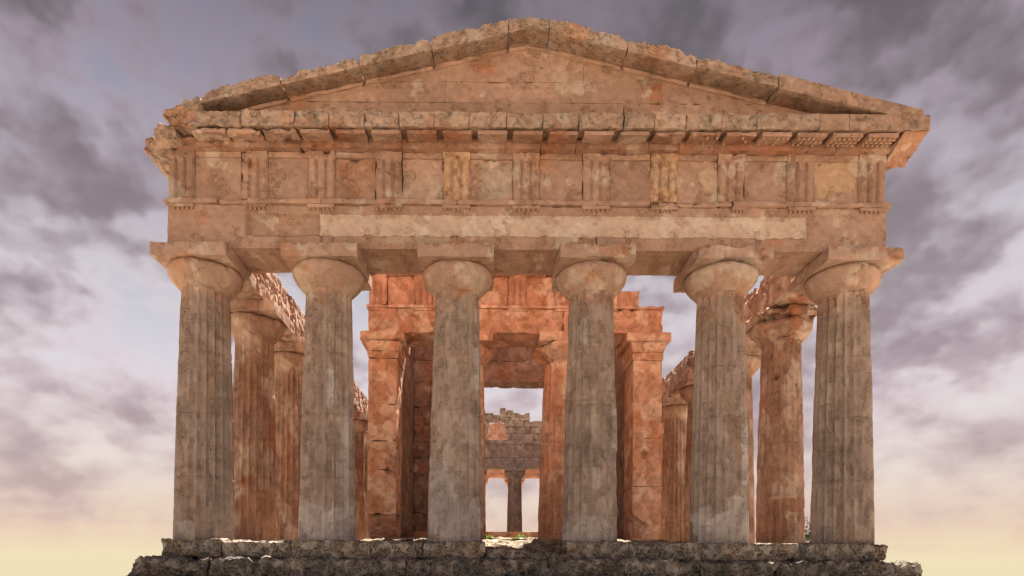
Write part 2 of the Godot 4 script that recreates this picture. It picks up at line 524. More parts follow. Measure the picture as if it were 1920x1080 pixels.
	return ImageTexture.create_from_image(im)


# ------------------------------------------------------------------ the scene
func _ready() -> void:
	rng.seed = 7
	for q in [[nA, 3, 3], [nB, 14, 3], [nC, 25, 4], [nD, 36, 2]]:
		q[0].noise_type = FastNoiseLite.TYPE_SIMPLEX
		q[0].seed = q[1]
		q[0].frequency = 1.0
		q[0].fractal_octaves = q[2]
	# camera: a rising-front lens, level, 82 degrees across
	var cam := Camera3D.new()
	cam.name = "camera"
	cam.position = Vector3(-0.9, -0.42, 14.2)
	cam.rotation = Vector3(0, 0, 0.0069)
	var near := 0.05
	cam.set_frustum(near * 1080.0 / 1093.0, Vector2(near * 49.0 / 1093.0, near * 506.0 / 1093.0), near, 6000.0)
	add_child(cam)
	cam.current = true
	# light
	var exposure := 5.6
	var sun := DirectionalLight3D.new()
	sun.name = "sun"
	sun.light_color = Color(1.0, 0.95, 0.88)
	sun.light_energy = 1.5
	sun.light_angular_distance = 0.5
	sun.shadow_enabled = true
	add_child(sun)
	sun.look_at_from_position(Vector3.ZERO, -Vector3(0.085, 0.81, -0.58), Vector3.UP)
	var env := Environment.new()
	env.background_mode = Environment.BG_SKY
	var sky := Sky.new()
	var pano := PanoramaSkyMaterial.new()
	pano.panorama = make_sky()
	sky.sky_material = pano
	env.sky = sky
	env.background_energy_multiplier = 1.0 / exposure
	env.tonemap_mode = Environment.TONE_MAPPER_LINEAR
	env.tonemap_exposure = exposure
	env.sdfgi_enabled = true
	env.ssao_enabled = true
	env.ssil_enabled = true
	var we := WorldEnvironment.new()
	we.name = "surroundings"
	we.environment = env
	add_child(we)

	make_styles()
	build_ground()
	build_steps()
	build_front_columns()
	build_entablature()
	build_pediment()
	build_flanks()
	build_cella()
	build_rear()
	build_plants()


# ------------------------------------------------------------------ ground
func ground_y(x: float, z: float) -> float:
	var d := sqrt(x * x * 0.8 + (z + 12.0) * (z + 12.0))
	var y := -2.05 - maxf(0.0, d - 26.0) * 0.07
	if z < 0.0: y -= minf(-z, 40.0) * 0.055
	return y + nA.get_noise_2d(x * 0.05, z * 0.05) * 0.12

func build_ground() -> void:
	var a := Acc.new()
	org = Vector3.ZERO
	var st: Style = S.earth
	var nr := 64
	var na := 96
	var pts := PackedVector3Array()
	var cols := PackedColorArray()
	for j in nr + 1:
		var r := 0.3 + pow(float(j) / nr, 2.6) * 2500.0
		for i in na + 1:
			var th := TAU * i / na
			var p := Vector3(sin(th) * r, 0, cos(th) * r + 2.0)
			p.y = ground_y(p.x, p.z)
			pts.append(p)
			cols.append(paint(p, st))
	grid(a, pts, na, nr, true, true, cols)
	var g := put(self, "ground", mesh_of(a), st.mat)
	tag(g, "", "", "", "structure")
	# worn rock floor of the temple: rises towards the door of the inner room
	a = Acc.new()
	st = S.floor
	pts = PackedVector3Array()
	cols = PackedColorArray()
	var zs := []
	var z := -0.55
	while z > -10.0:
		zs.append(z); z -= 0.06
	while z > -37.6:
		zs.append(z); z -= 0.6
	var xs := []
	var x := -8.3
	while x <= 8.31:
		xs.append(x); x += 0.08
	for zz in zs:
		for xx in xs:
			var p := Vector3(xx, -0.02, zz)
			var inner := clampf((4.6 - absf(xx)) / 0.7, 0.0, 1.0)
			if zz > -10.0:
				var lay := nA.get_noise_2d(xx * 0.9, zz * 1.7)
				p.y += inner * clampf((-zz - 0.4) / 8.5, 0.0, 1.0) * 0.36
				p.y += (floorf(lay * 5.0) / 5.0 * 0.10 + nD.get_noise_2d(xx * 3.0, zz * 4.0) * 0.02) * inner + nB.get_noise_2d(xx * 1.5, zz * 1.5) * 0.025
				if absf(xx) < 1.1 and zz > -1.3:
					p.y -= 0.20 * clampf((zz + 1.3) / 0.7, 0.0, 1.0)
			if zz > -0.78 and absf(xx) < 1.06:
				p.y = minf(p.y, -0.48)
			pts.append(p)
			cols.append(paint(p, st))
	grid(a, pts, xs.size() - 1, zs.size() - 1, false, false, cols)
	g = put(self, "floor", mesh_of(a), st.mat)
	tag(g, "", "", "", "structure")


# ------------------------------------------------------------------ steps
func build_steps() -> void:
	var st: Style = S.step
	var root := thing("temple_steps", "dark pitted stone steps the whole temple stands on", "steps", Vector3(0, -2.1, -19))
	var fine := Vector3(0.025, 0.022, 0.035)
	# top course, front row: [from, to, top, roughness]
	var row := [[-8.36, -6.98, 0.0, 0.06], [-6.98, -5.38, -0.035, 0.05], [-5.38, -3.55, 0.0, 0.03], [-3.55, -2.35, 0.0, 0.035], [-2.35, -0.93, 0.0, 0.04], [-0.91, 0.95, -0.15, 0.05], [0.95, 2.40, 0.02, 0.05], [2.40, 4.05, 0.0, 0.03], [4.05, 6.3, 0.0, 0.03], [6.3, 8.36, 0.0, 0.05]]
	for k in row.size():
		var q: Array = row[k]
		var o := {"r": 0.05, "amp": q[3] * 1.0, "f": 1.7, "chip": 0.07, "seed": k}
		if k == 0: o.r = 0.16
		if k == 9: o.r = 0.13
		if k == 5:
			o.r = 0.12
			o.post = func(p: Vector3) -> Vector3:
				p.y -= clampf((p.y + 0.46) / 0.26, 0.0, 1.0) * (p.x + 0.9) * 0.07
				return p
		rock(root, "block", Vector3(q[0] + 0.002, -0.46, -0.55), Vector3(q[1] - 0.002, q[2] - 0.045, 0.82), fine, st, o)
	# second course, front row
	row = [-8.8, -7.1, -5.9, -4.3, -2.7, -1.1, 0.5, 2.2, 3.9, 5.6, 7.2, 8.8]
	for k in row.size() - 1:
		rock(root, "block", Vector3(row[k] + 0.002, -0.92, 0.1), Vector3(row[k + 1] - 0.002, -0.462 + rng.randf_range(-0.02, 0.02), 1.24), fine, S.lower, {"r": 0.08, "amp": 0.09, "f": 1.6, "chip": 0.10, "seed": k * 3})
	var coarse := Vector3(0.12, 0.08, 0.12)
	for c in [[-1.40, -0.925, 9.25, 1.68], [-2.3, -1.405, 9.7, 2.12]]:
		var x: float = -c[2]
		while x < c[2] - 0.1:
			var x1 := minf(x + 1.85, c[2])
			rock(root, "block", Vector3(x + 0.006, c[0], 0.3), Vector3(x1 - 0.006, c[1], c[3]), coarse, st, {"r": 0.08, "amp": 0.06, "f": 1.3})
			x = x1
	# sides and back, in longer stones
	for c in [[-0.46, -0.003, 8.36], [-0.92, -0.462, 8.8], [-1.40, -0.925, 9.25], [-4.6, -1.405, 9.7]]:
		for s in [-1.0, 1.0]:
			var z := -0.55
			while z > -38.6:
				var z1 := maxf(z - 2.4, -38.7)
				var xa: float = minf(s * c[2], s * (c[2] - 1.5))
				rock(root, "block", Vector3(xa, c[0], z1 + 0.006), Vector3(xa + 1.5, c[1], z - 0.006), Vector3(0.25, 0.15, 0.2), st, {"r": 0.05, "amp": 0.04, "f": 1.3})
				z = z1
		var x: float = -c[2] + 1.5
		while x < c[2] - 1.6:
			var x1 := minf(x + 2.4, c[2] - 1.5)
			rock(root, "block", Vector3(x + 0.006, c[0], -38.8 - (c[2] - 8.36)), Vector3(x1 - 0.006, c[1], -37.4), Vector3(0.3, 0.2, 0.3), st, {"r": 0.05, "amp": 0.04})
			x = x1


# ------------------------------------------------------------------ front columns
func build_front_columns() -> void:
	var g := "six columns of the temple front"
	var st: Style = S.shaft
	var cs: Style = S.capital
	column("front_column", "grey fluted corner column at the far left of the temple front", Vector3(-7.76, 0, 0), st, {"wear": 0.0, "tint": 0.97, "cap_style": cs,
		"plaster": [[-25, 0.12, 28, 0.30]], "cap_bites": [[Vector3(-7.2, 6.2, 0.65), 0.5, 0.07]], "cap_amp": 0.02}, g)
	column("front_column", "second front column from left, pale plaster cap and grey fluted foot", Vector3(-4.765, 0, 0), st, {"wear": 0.02, "tint": 1.05, "cap_style": cs,
		"plaster": [[0, 0.28, 120, 0.55], [60, 1.9, 14, 1.0], [20, 3.6, 10, 0.5]], "plaster_color": Color(0.55, 0.49, 0.475)}, g)
	column("front_column", "worn front column left of the doorway, smooth grey patch low down", Vector3(-1.64, 0, 0), st, {"wear": 0.55, "tint": 0.96, "cap_style": cs,
		"plaster": [[-40, 0.75, 55, 1.05], [30, 0.3, 45, 0.6], [65, 4.0, 14, 0.5]], "plaster_color": Color(0.56, 0.495, 0.48), "joints": [0.0, 1.6, 3.05, 4.5, 5.9], "cap_bites": [[Vector3(-1.55, 6.45, 0.8), 0.38, 0.05]]}, g)
	column("front_column", "pitted smooth front column right of the doorway under a chipped capital", Vector3(1.62, 0, 0), st, {"wear": 0.5, "tint": 0.95, "cap_style": cs,
		"plaster": [[-20, 0.1, 70, 0.42], [70, 2.6, 20, 0.5], [5, 1.45, 9, 0.3], [-30, 4.9, 10, 0.3]], "breaks": [[-75, 3.75, 26, 0.75, 0.09]], "joints": [0.0, 1.75, 3.2, 4.55, 5.9],
		"ab_bites": [[Vector3(1.75, 6.4, 0.95), 0.36, 0.07]], "cap_bites": [[Vector3(1.75, 6.35, 0.85), 0.38, 0.06]], "ab_chip": 0.015}, g)
	column("front_column", "second front column from right, crisp flutes over a pale foot", Vector3(4.765, 0, 0), st, {"wear": 0.0, "cap_style": cs,
		"plaster": [[10, 0.25, 110, 0.5], [55, 2.1, 20, 0.9], [30, 0.7, 30, 0.5]], "plaster_color": Color(0.62, 0.55, 0.53), "joints": [0.0, 1.5, 2.95, 4.15, 5.9],
		"ab_bites": [[Vector3(4.9, 6.45, 0.9), 0.5, 0.06], [Vector3(3.95, 6.75, 0.9), 0.3, 0.06]], "cap_bites": [[Vector3(4.95, 6.35, 0.85), 0.33, 0.05]]}, g)
	column("front_column", "corner column at the far right with a broken rough capital", Vector3(7.76, 0, 0), st, {"wear": 0.05, "tint": 0.98, "cap_style": cs,
		"plaster": [[-65, 0.9, 24, 1.3]], "plaster_color": Color(0.42, 0.335, 0.295),
		"ab_r": 0.03, "cap_bites": [[Vector3(8.15, 6.25, 0.65), 0.6, 0.09]], "ab_chip": 0.015}, g)


# ------------------------------------------------------------------ front entablature
func build_entablature() -> void:
	var st: Style = S.entab
	var root := thing("entablature", "carved front entablature of stone resting on the six front columns", "entablature", Vector3(0, 6.77, 0))
	var fine := Vector3(0.03, 0.024, 0.2)
	# architrave: five long blocks, a sunk field along the front whose right part holds a pale cut panel
	var sunk := func(p: Vector3) -> Vector3:
		if p.z > 0.45 and p.x > -6.56 and p.x < 6.53:
			var hi := 7.565 + nB.get_noise_2d(p.x * 1.3, 2.0) * 0.012
			var lo := 7.075 + nB.get_noise_2d(p.x * 1.3, 8.0) * 0.03
			if p.y > lo and p.y < hi:
				p.z -= 0.11 if p.x < -4.82 else 0.012
		return p
	var pan: Style = S.panel
	var paint_patch := Style.new()
	for key in ["base", "alt", "pale", "dark", "rust", "f", "pale_at", "pale_f", "dark_at", "dark_f", "rust_at", "vary", "tall", "mat"]:
		paint_patch.set(key, st.get(key))
	paint_patch.patches = [[Vector3(-2.7, 7.0, 0.6), Vector3(0.8, 0.1, 0.3), Color(0.46, 0.35, 0.26), 0.7], [Vector3(7.2, 7.55, 0.6), Vector3(0.09, 0.2, 0.3), Color(0.52, 0.38, 0.28), 0.9], [Vector3(7.0, 7.7, 0.6), Vector3(0.5, 0.06, 0.3), Color(0.50, 0.36, 0.26), 0.7]]
	var xs := [-8.39, -4.79, -1.63, 1.63, 4.79, 8.39]
	for k in 5:
		rock(root, "architrave_block", Vector3(xs[k] + 0.003, 6.772, -0.6), Vector3(xs[k + 1] - 0.003, 7.78, 0.6), fine, paint_patch, {"r": 0.014, "amp": 0.010, "post": sunk, "chip": 0.012, "tint": [1.0, 0.98, 1.0, 0.98, 1.0][k]})
	var frayed := func(p: Vector3) -> Vector3:
		var e := nB.get_noise_2d(p.x * 1.3, 8.0) * 0.03 + nD.get_noise_2d(p.x * 4.0, 5.0) * 0.02
		if p.y < 7.2: p.y += e
		elif p.y > 7.4: p.y += nD.get_noise_2d(p.x * 4.0, 9.0) * 0.012
		return p
	rock(root, "pale_panel", Vector3(-4.82, 7.075, 0.5), Vector3(6.52, 7.56, 0.604), Vector3(0.045, 0.03, 0.1), pan, {"r": 0.006, "amp": 0.008, "post": frayed, "chip": 0.012, "tint": 1.0})
	# fillet under the frieze, with lengths broken off
	for q in [[-8.46, -7.2], [-6.5, -4.8], [-4.8, -1.63], [-1.63, 1.63], [1.63, 2.88], [4.79, 6.2], [6.2, 8.46]]:
		rock(root, "fillet", Vector3(q[0] + 0.003, 7.785, 0.3), Vector3(q[1] - 0.003, 7.895, 0.675), Vector3(0.05, 0.03, 0.06), st, {"r": 0.018, "amp": 0.014, "chip": 0.03})
	rock(root, "fillet", Vector3(2.885, 7.785, 0.3), Vector3(4.785, 7.895, 0.635), Vector3(0.05, 0.03, 0.06), st, {"r": 0.04, "amp": 0.02, "chip": 0.05})
	rock(root, "fillet", Vector3(-7.195, 7.785, 0.3), Vector3(-6.505, 7.895, 0.63), Vector3(0.05, 0.03, 0.06), st, {"r": 0.04, "amp": 0.02, "chip": 0.05})
	var gutta := CylinderMesh.new()
	gutta.top_radius = 0.020; gutta.bottom_radius = 0.028; gutta.height = 0.055; gutta.radial_segments = 10; gutta.rings = 1
	var gm := StandardMaterial3D.new()
	gm.albedo_color = Color(0.42, 0.25, 0.165).linear_to_srgb(); gm.roughness = 0.95
	# a triglyph over every column and between each two, a metope in every gap
	var centres := [-8.07, -6.37, -4.80, -3.23, -1.645, -0.02, 1.605, 3.2, 4.775, 6.4, 8.06]
	for k in 11:
		var c: float = centres[k]
		var style: Style = S.yellow if k in [4, 7] else st
		var o := {"r": 0.010, "amp": 0.007, "chip": 0.02, "seed": k, "tint": [0.86, 0.95, 1.06, 0.94, 1.0, 0.97, 1.02, 1.0, 1.06, 0.96, 0.98][k]}
		o.chip = [0.05, 0.06, 0.06, 0.06, 0.02, 0.025, 0.03, 0.02, 0.04, 0.015, 0.008][k]
		o.amp = [0.02, 0.018, 0.018, 0.02, 0.008, 0.008, 0.01, 0.008, 0.014, 0.006, 0.005][k]
		o.post = func(p: Vector3) -> Vector3:
			if p.z > 0.4 and p.y < 8.90:
				var u := absf(p.x - c)
				var dv := minf(absf(u - 0.105), absf(u - 0.315))
				p.z -= maxf(0.0, 0.050 - dv) * 1.35 * clampf((8.90 - p.y) / 0.035, 0.0, 1.0)
			return p
		rock(root, "triglyph", Vector3(c - 0.315, 7.9, -0.58), Vector3(c + 0.315, 9.03, 0.63), Vector3(0.0165, 0.03, 0.12), style, o)
		if true:
			var rw := 0.32
			var rc := c
			if k == 8: rw = 0.17; rc = 4.93
			if k == 1: rw = 0.2; rc = -6.28
			rock(root, "regula", Vector3(rc - rw, 7.70, 0.4), Vector3(rc + rw, 7.784, 0.662), Vector3(0.05, 0.03, 0.06), st, {"r": 0.014, "amp": 0.008, "chip": 0.02})
			var ng := 6 if rw > 0.3 else 4
			for i in ng:
				if rng.randf() < 0.12: continue
				var gt := put(root, "gutta", gutta, gm)
				gt.position = Vector3(rc - rw + (i + 0.5) * 2.0 * rw / ng, 7.676, 0.628) - org
	var mst := Style.new()
	for key in ["base", "alt", "pale", "dark", "rust", "f", "pale_at", "pale_f", "dark_at", "dark_f", "rust_at", "vary", "tall", "mat"]:
		mst.set(key, st.get(key))
	mst.patches = [[Vector3(-0.55, 8.35, 0.57), Vector3(0.55, 0.42, 0.4), Color(0.42, 0.33, 0.26), 0.85], [Vector3(4.25, 8.45, 0.57), Vector3(0.28, 0.28, 0.4), Color(0.52, 0.37, 0.26), 0.9], [Vector3(-2.45, 8.25, 0.57), Vector3(0.5, 0.4, 0.4), Color(0.44, 0.32, 0.25), 0.55], [Vector3(-3.9, 8.6, 0.57), Vector3(0.55, 0.5, 0.4), Color(0.44, 0.23, 0.145), 0.55], [Vector3(7.2, 8.5, 0.57), Vector3(0.5, 0.4, 0.4), Color(0.53, 0.35, 0.22), 0.6]]
	for k in 10:
		var x0: float = centres[k] + 0.318
		var x1: float = centres[k + 1] - 0.318
		rock(root, "metope", Vector3(x0, 7.9, -0.58), Vector3(x1, 8.895, [0.565, 0.555, 0.545, 0.555, 0.55, 0.56, 0.56, 0.55, 0.55, 0.555][k]), Vector3(0.028, 0.028, 0.2), mst, {"r": 0.008, "amp": [0.008, 0.006, 0.02, 0.02, 0.018, 0.006, 0.014, 0.016, 0.006, 0.008][k], "chip": [0.0, 0.0, 0.06, 0.03, 0.03, 0.0, 0.02, 0.02, 0.0, 0.0][k], "seed": k, "f": 3.0, "tint": [0.98, 0.93, 0.95, 1.1, 1.06, 0.96, 0.9, 1.0, 0.93, 1.04][k]})
		rock(root, "metope_band", Vector3(x0, 8.898, -0.58), Vector3(x1, 9.028, 0.588), Vector3(0.05, 0.045, 0.2), st, {"r": 0.010, "amp": 0.009, "chip": 0.02})
	# cornice: corona blocks with joints, a bed moulding under each, and hanging mutules
	var joints := [-8.28, -6.43, -5.25, -4.475, -3.68, -2.905, -2.12, -1.335, -0.515, 0.305, 1.115, 2.11, 2.80, 3.505, 4.31, 5.085, 6.48, 7.145, 8.95]
	var tilt := func(p: Vector3) -> Vector3:
		if p.z > 0.6 and p.y < 9.36:
			p.y += (1.2 - p.z) * 0.20 * clampf((9.36 - p.y) / 0.15, 0.0, 1.0)
		return p
	for k in joints.size() - 1:
		var x0: float = joints[k]
		var x1: float = joints[k + 1]
		var clean := k >= 16
		var cs: Style = S.restored if clean else S.cornice
		var o := {"r": 0.008 if clean else 0.022, "amp": 0.005 if clean else 0.016, "f": 2.6, "chip": 0.0 if clean else 0.025, "post": tilt, "seed": k}
		var top := 9.535 if clean else 9.53 + rng.randf_range(-0.02, 0.015)
		if k == 0:
			o.bites = [[Vector3(-8.3, 9.2, 1.1), 0.6, 0.10]]
			o.amp = 0.04; o.r = 0.04
			o.post = func(p: Vector3) -> Vector3:
				p.x += clampf(9.45 - p.y, 0.0, 0.3) * 0.9 * clampf((-7.6 - p.x) / 0.7, 0.0, 1.0)
				if p.z > 0.6 and p.y < 9.36:
					p.y += (1.2 - p.z) * 0.20 * clampf((9.36 - p.y) / 0.15, 0.0, 1.0)
				return p
		rock(root, "cornice_block", Vector3(x0 + 0.004, 9.185, -0.6), Vector3(x1 - 0.004, top, 1.2 + rng.randf_range(-0.008, 0.008)), Vector3(0.03, 0.03, 0.05), cs, o)
		var b0 := maxf(x0, -8.15)
		var b1 := minf(x1, 8.42)
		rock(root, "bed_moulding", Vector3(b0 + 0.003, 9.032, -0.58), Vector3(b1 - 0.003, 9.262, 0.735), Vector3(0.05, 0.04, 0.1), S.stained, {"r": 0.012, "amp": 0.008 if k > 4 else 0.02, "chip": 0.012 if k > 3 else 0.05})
	var slope := func(p: Vector3) -> Vector3:
		p.y += (1.14 - p.z) * 0.20
		return p
	for k in range(-10, 11):
		var c := k * 0.798 - 0.02
		var gone := k < -6
		var o := {"r": 0.012, "amp": 0.007, "chip": 0.02, "post": slope, "seed": k}
		if gone:
			o.r = 0.04; o.amp = 0.04; o.chip = 0.07
		if k <= -10: continue
		var w := 0.33 if not gone else 0.385
		var front := 1.135
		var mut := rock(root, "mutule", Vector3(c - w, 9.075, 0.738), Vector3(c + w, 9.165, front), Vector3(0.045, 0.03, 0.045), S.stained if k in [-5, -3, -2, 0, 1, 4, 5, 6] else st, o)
		if k >= 5:
			for i in 6:
				for j in 3:
					if rng.randf() < (0.8 if k < 7 else 0.45 if k < 9 else 0.1): continue
					var gt := put(mut, "gutta", gutta, gm)
					var z := 0.82 + j * 0.125
					gt.position = Vector3(c - w + (i + 0.5) * 2.0 * w / 6.0, 9.055 + (1.14 - z) * 0.2, z) - org
	# right corner: underside of the cornice along the right flank
	rock(root, "cornice_block", Vector3(8.0, 9.19, -2.2), Vector3(8.945, 9.53, -0.605), Vector3(0.06, 0.05, 0.08), S.cornice, {"r": 0.03, "amp": 0.04, "chip": 0.08})
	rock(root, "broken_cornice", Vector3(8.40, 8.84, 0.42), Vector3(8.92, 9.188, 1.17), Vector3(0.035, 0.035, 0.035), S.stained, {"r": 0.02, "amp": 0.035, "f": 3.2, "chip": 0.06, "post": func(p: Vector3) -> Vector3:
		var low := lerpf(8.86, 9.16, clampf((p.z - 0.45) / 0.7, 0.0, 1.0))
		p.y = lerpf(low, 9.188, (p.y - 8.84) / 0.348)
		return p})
	# left corner: torn ends of the cornice
	rock(root, "broken_cornice", Vector3(-9.02, 8.68, -1.0), Vector3(-8.30, 9.34, 0.60), Vector3(0.035, 0.035, 0.05), S.cornice, {"r": 0.22, "amp": 0.07, "f": 2.4, "chip": 0.02, "post": func(p: Vector3) -> Vector3:
		p.x = minf(p.x + maxf(9.12 - p.y, 0.0) * 1.0 + maxf(p.y - 9.2, 0.0) * 0.5, -8.2)
		return p})
	rock(root, "broken_cornice", Vector3(-8.55, 9.06, -0.55), Vector3(-8.0, 9.46, 0.95), Vector3(0.035, 0.035, 0.05), S.cornice, {"r": 0.14, "amp": 0.06, "f": 2.4, "chip": 0.02, "seed": 4})


# ------------------------------------------------------------------ pediment
const TOP := [-8.24, 9.50, -7.43, 9.72, -7.31, 9.80, -7.15, 9.95, -6.81, 10.08, -6.46, 10.14, -6.1, 10.28, -5.86, 10.33, -5.56, 10.31, -5.53, 10.21, -5.35, 10.31, -5.22, 10.34, -5.15, 10.47, -4.95, 10.44, -4.38, 10.57, -3.96, 10.72, -3.82, 10.62, -3.78, 10.76, -3.25, 10.89, -2.78, 11.0, -2.5, 11.06, -2.4, 11.13, -2.2, 11.04, -2.16, 11.21, -1.83, 11.31, -1.11, 11.43, -0.52, 11.58, -0.46, 11.61, -0.1, 11.66, 0.43, 11.61, 0.97, 11.50, 1.5, 11.33, 2.1, 11.23, 2.2, 11.1, 2.6, 11.1, 3.3, 10.97, 3.41, 10.93, 3.5, 10.81, 3.65, 10.83, 3.75, 10.73, 4.18, 10.70, 4.84, 10.53, 5.55, 10.35, 5.58, 10.42, 8.77, 9.63]
func top_at(x: float) -> float:
	for k in range(0, TOP.size() - 2, 2):
		if x <= TOP[k + 2]:
			return lerpf(TOP[k + 1], TOP[k + 3], clampf((x - TOP[k]) / (TOP[k + 2] - TOP[k]), 0.0, 1.0))
	return TOP[TOP.size() - 1]

func rake(x: float) -> float:       # underside line of the raking cornice
	var a := absf(x)
	return 11.39 - maxf(a - 0.25, 0.0) * 0.2345 - minf(a, 0.25) * 0.12

func build_pediment() -> void:
	var st: Style = S.entab
	var root := thing("pediment", "low triangular pediment with ragged broken top edge above the entablature", "pediment", Vector3(0, 9.54, 0))
	# tympanum: courses of blocks cut along the slope
	var wall := Style.new()
	for key in ["base", "alt", "pale", "dark", "rust", "f", "pale_at", "pale_f", "dark_at", "dark_f", "rust_at", "vary", "tall", "mat"]:
		wall.set(key, st.get(key))
	wall.patches = [[Vector3(0.75, 10.75, 0.6), Vector3(0.16, 0.32, 0.4), Color(0.50, 0.36, 0.27), 0.8], [Vector3(1.2, 10.55, 0.6), Vector3(0.42, 0.08, 0.4), Color(0.50, 0.36, 0.27), 0.8], [Vector3(3.0, 10.3, 0.6), Vector3(0.15, 0.3, 0.4), Color(0.42, 0.19, 0.11), 0.8], [Vector3(-4.6, 9.95, 0.6), Vector3(0.4, 0.14, 0.4), Color(0.52, 0.37, 0.27), 0.7], [Vector3(-1.0, 11.0, 0.6), Vector3(0.3, 0.12, 0.4), Color(0.44, 0.2, 0.12), 0.7], [Vector3(0, 9.9, 0.6), Vector3(3.0, 0.4, 0.4), Color(0.37, 0.235, 0.165), 0.6]]
	var rows := [[9.45, 10.20, [-8.2, -4.4, -1.0, 2.25, 8.2]], [10.20, 10.68, [-5.7, -3.38, -1.92, 0.75, 3.05, 5.7]], [10.68, 11.5, [-3.6, -1.9, 1.3, 3.6]]]
	for r in rows:
		for k in r[2].size() - 1:
			var x0: float = r[2][k]
			var x1: float = r[2][k + 1]
			rock(root, "wall_block", Vector3(x0 + 0.0012, r[0] + 0.0012, -0.35), Vector3(x1 - 0.0012, r[1] - 0.0012, 0.6 + rng.randf_range(-0.006, 0.006)), Vector3(0.032, 0.03, 0.2), wall, {"r": 0.003, "amp": 0.009, "chip": 0.02, "post": func(p: Vector3) -> Vector3:
				p.y = minf(p.y, rake(p.x) + 0.16)
				return p})
	# raking cornice
	var joints := [-7.36, -5.55, -3.80, -2.18, -0.48, 0.44, 2.18, 3.73, 5.56, 8.80]
	for k in joints.size() - 1:
		var x0: float = joints[k]
		var x1: float = joints[k + 1]
		var clean := k == 8
		var cs: Style = S.restored if clean else S.cornice
		var lift := rng.randf_range(-0.012, 0.012)
		var post := func(p: Vector3) -> Vector3:
			var b := rake(p.x) + lift
			if clean: b = lerpf(10.10, 9.36, (p.x - 5.5) / 3.3)
			var t := top_at(p.x) + (nD.get_noise_2d(p.x * 5.0, p.z * 4.0) * 0.04 if not clean else 0.0)
			if p.z < 0.6: t = lerpf(t, rake(p.x) + 0.25, 0.25)
			var y := lerpf(b, t, p.y)
			if p.y < 0.5:
				y += clampf(1.16 - p.z, 0.0, 0.6) * 0.26 * (1.0 - p.y * 2.0)
			return Vector3(p.x, y, p.z)
		rock(root, "raking_cornice", Vector3(x0 + 0.008, 0, -0.35), Vector3(x1 - 0.008, 1, 1.2 + rng.randf_range(-0.015, 0.015)), Vector3(0.03, 0.09, 0.045), cs, {"r": 0.012 if not clean else 0.006, "amp": 0.02 if not clean else 0.006, "f": 2.4, "chip": 0.02 if not clean else 0.0, "post": post, "seed": k})
		# carved moulding under it
		if k < 8:
			var m0 := x0 + 0.03
			var m1 := x1 - 0.03
			if k == 0: m0 = -6.6
			for q in [[0.0, 0.08, 0.66], [0.10, 0.20, 0.75]]:
				rock(root, "raking_moulding", Vector3(m0, 0, 0.4), Vector3(m1, 1, q[2]), Vector3(0.06, 0.34, 0.08), S.entab, {"r": 0.02, "amp": 0.014, "chip": 0.03, "seed": k, "tint": 1.2, "post": func(p: Vector3) -> Vector3:
					return Vector3(p.x, rake(p.x) + 0.035 + lerpf(q[0], q[1], p.y), p.z)})
	# torn stone at the left end
	rock(root, "broken_cornice", Vector3(-8.2, 9.5, 0.0), Vector3(-7.38, 9.92, 1.12), Vector3(0.035, 0.035, 0.06), S.cornice, {"r": 0.09, "amp": 0.08, "f": 2.2, "chip": 0.04, "post": func(p: Vector3) -> Vector3:
		var t := clampf((p.x + 8.2) / 0.7, 0.0, 1.0)
		p.y = 9.45 + (p.y - 9.45) * (0.25 + 0.75 * t)
		return p})


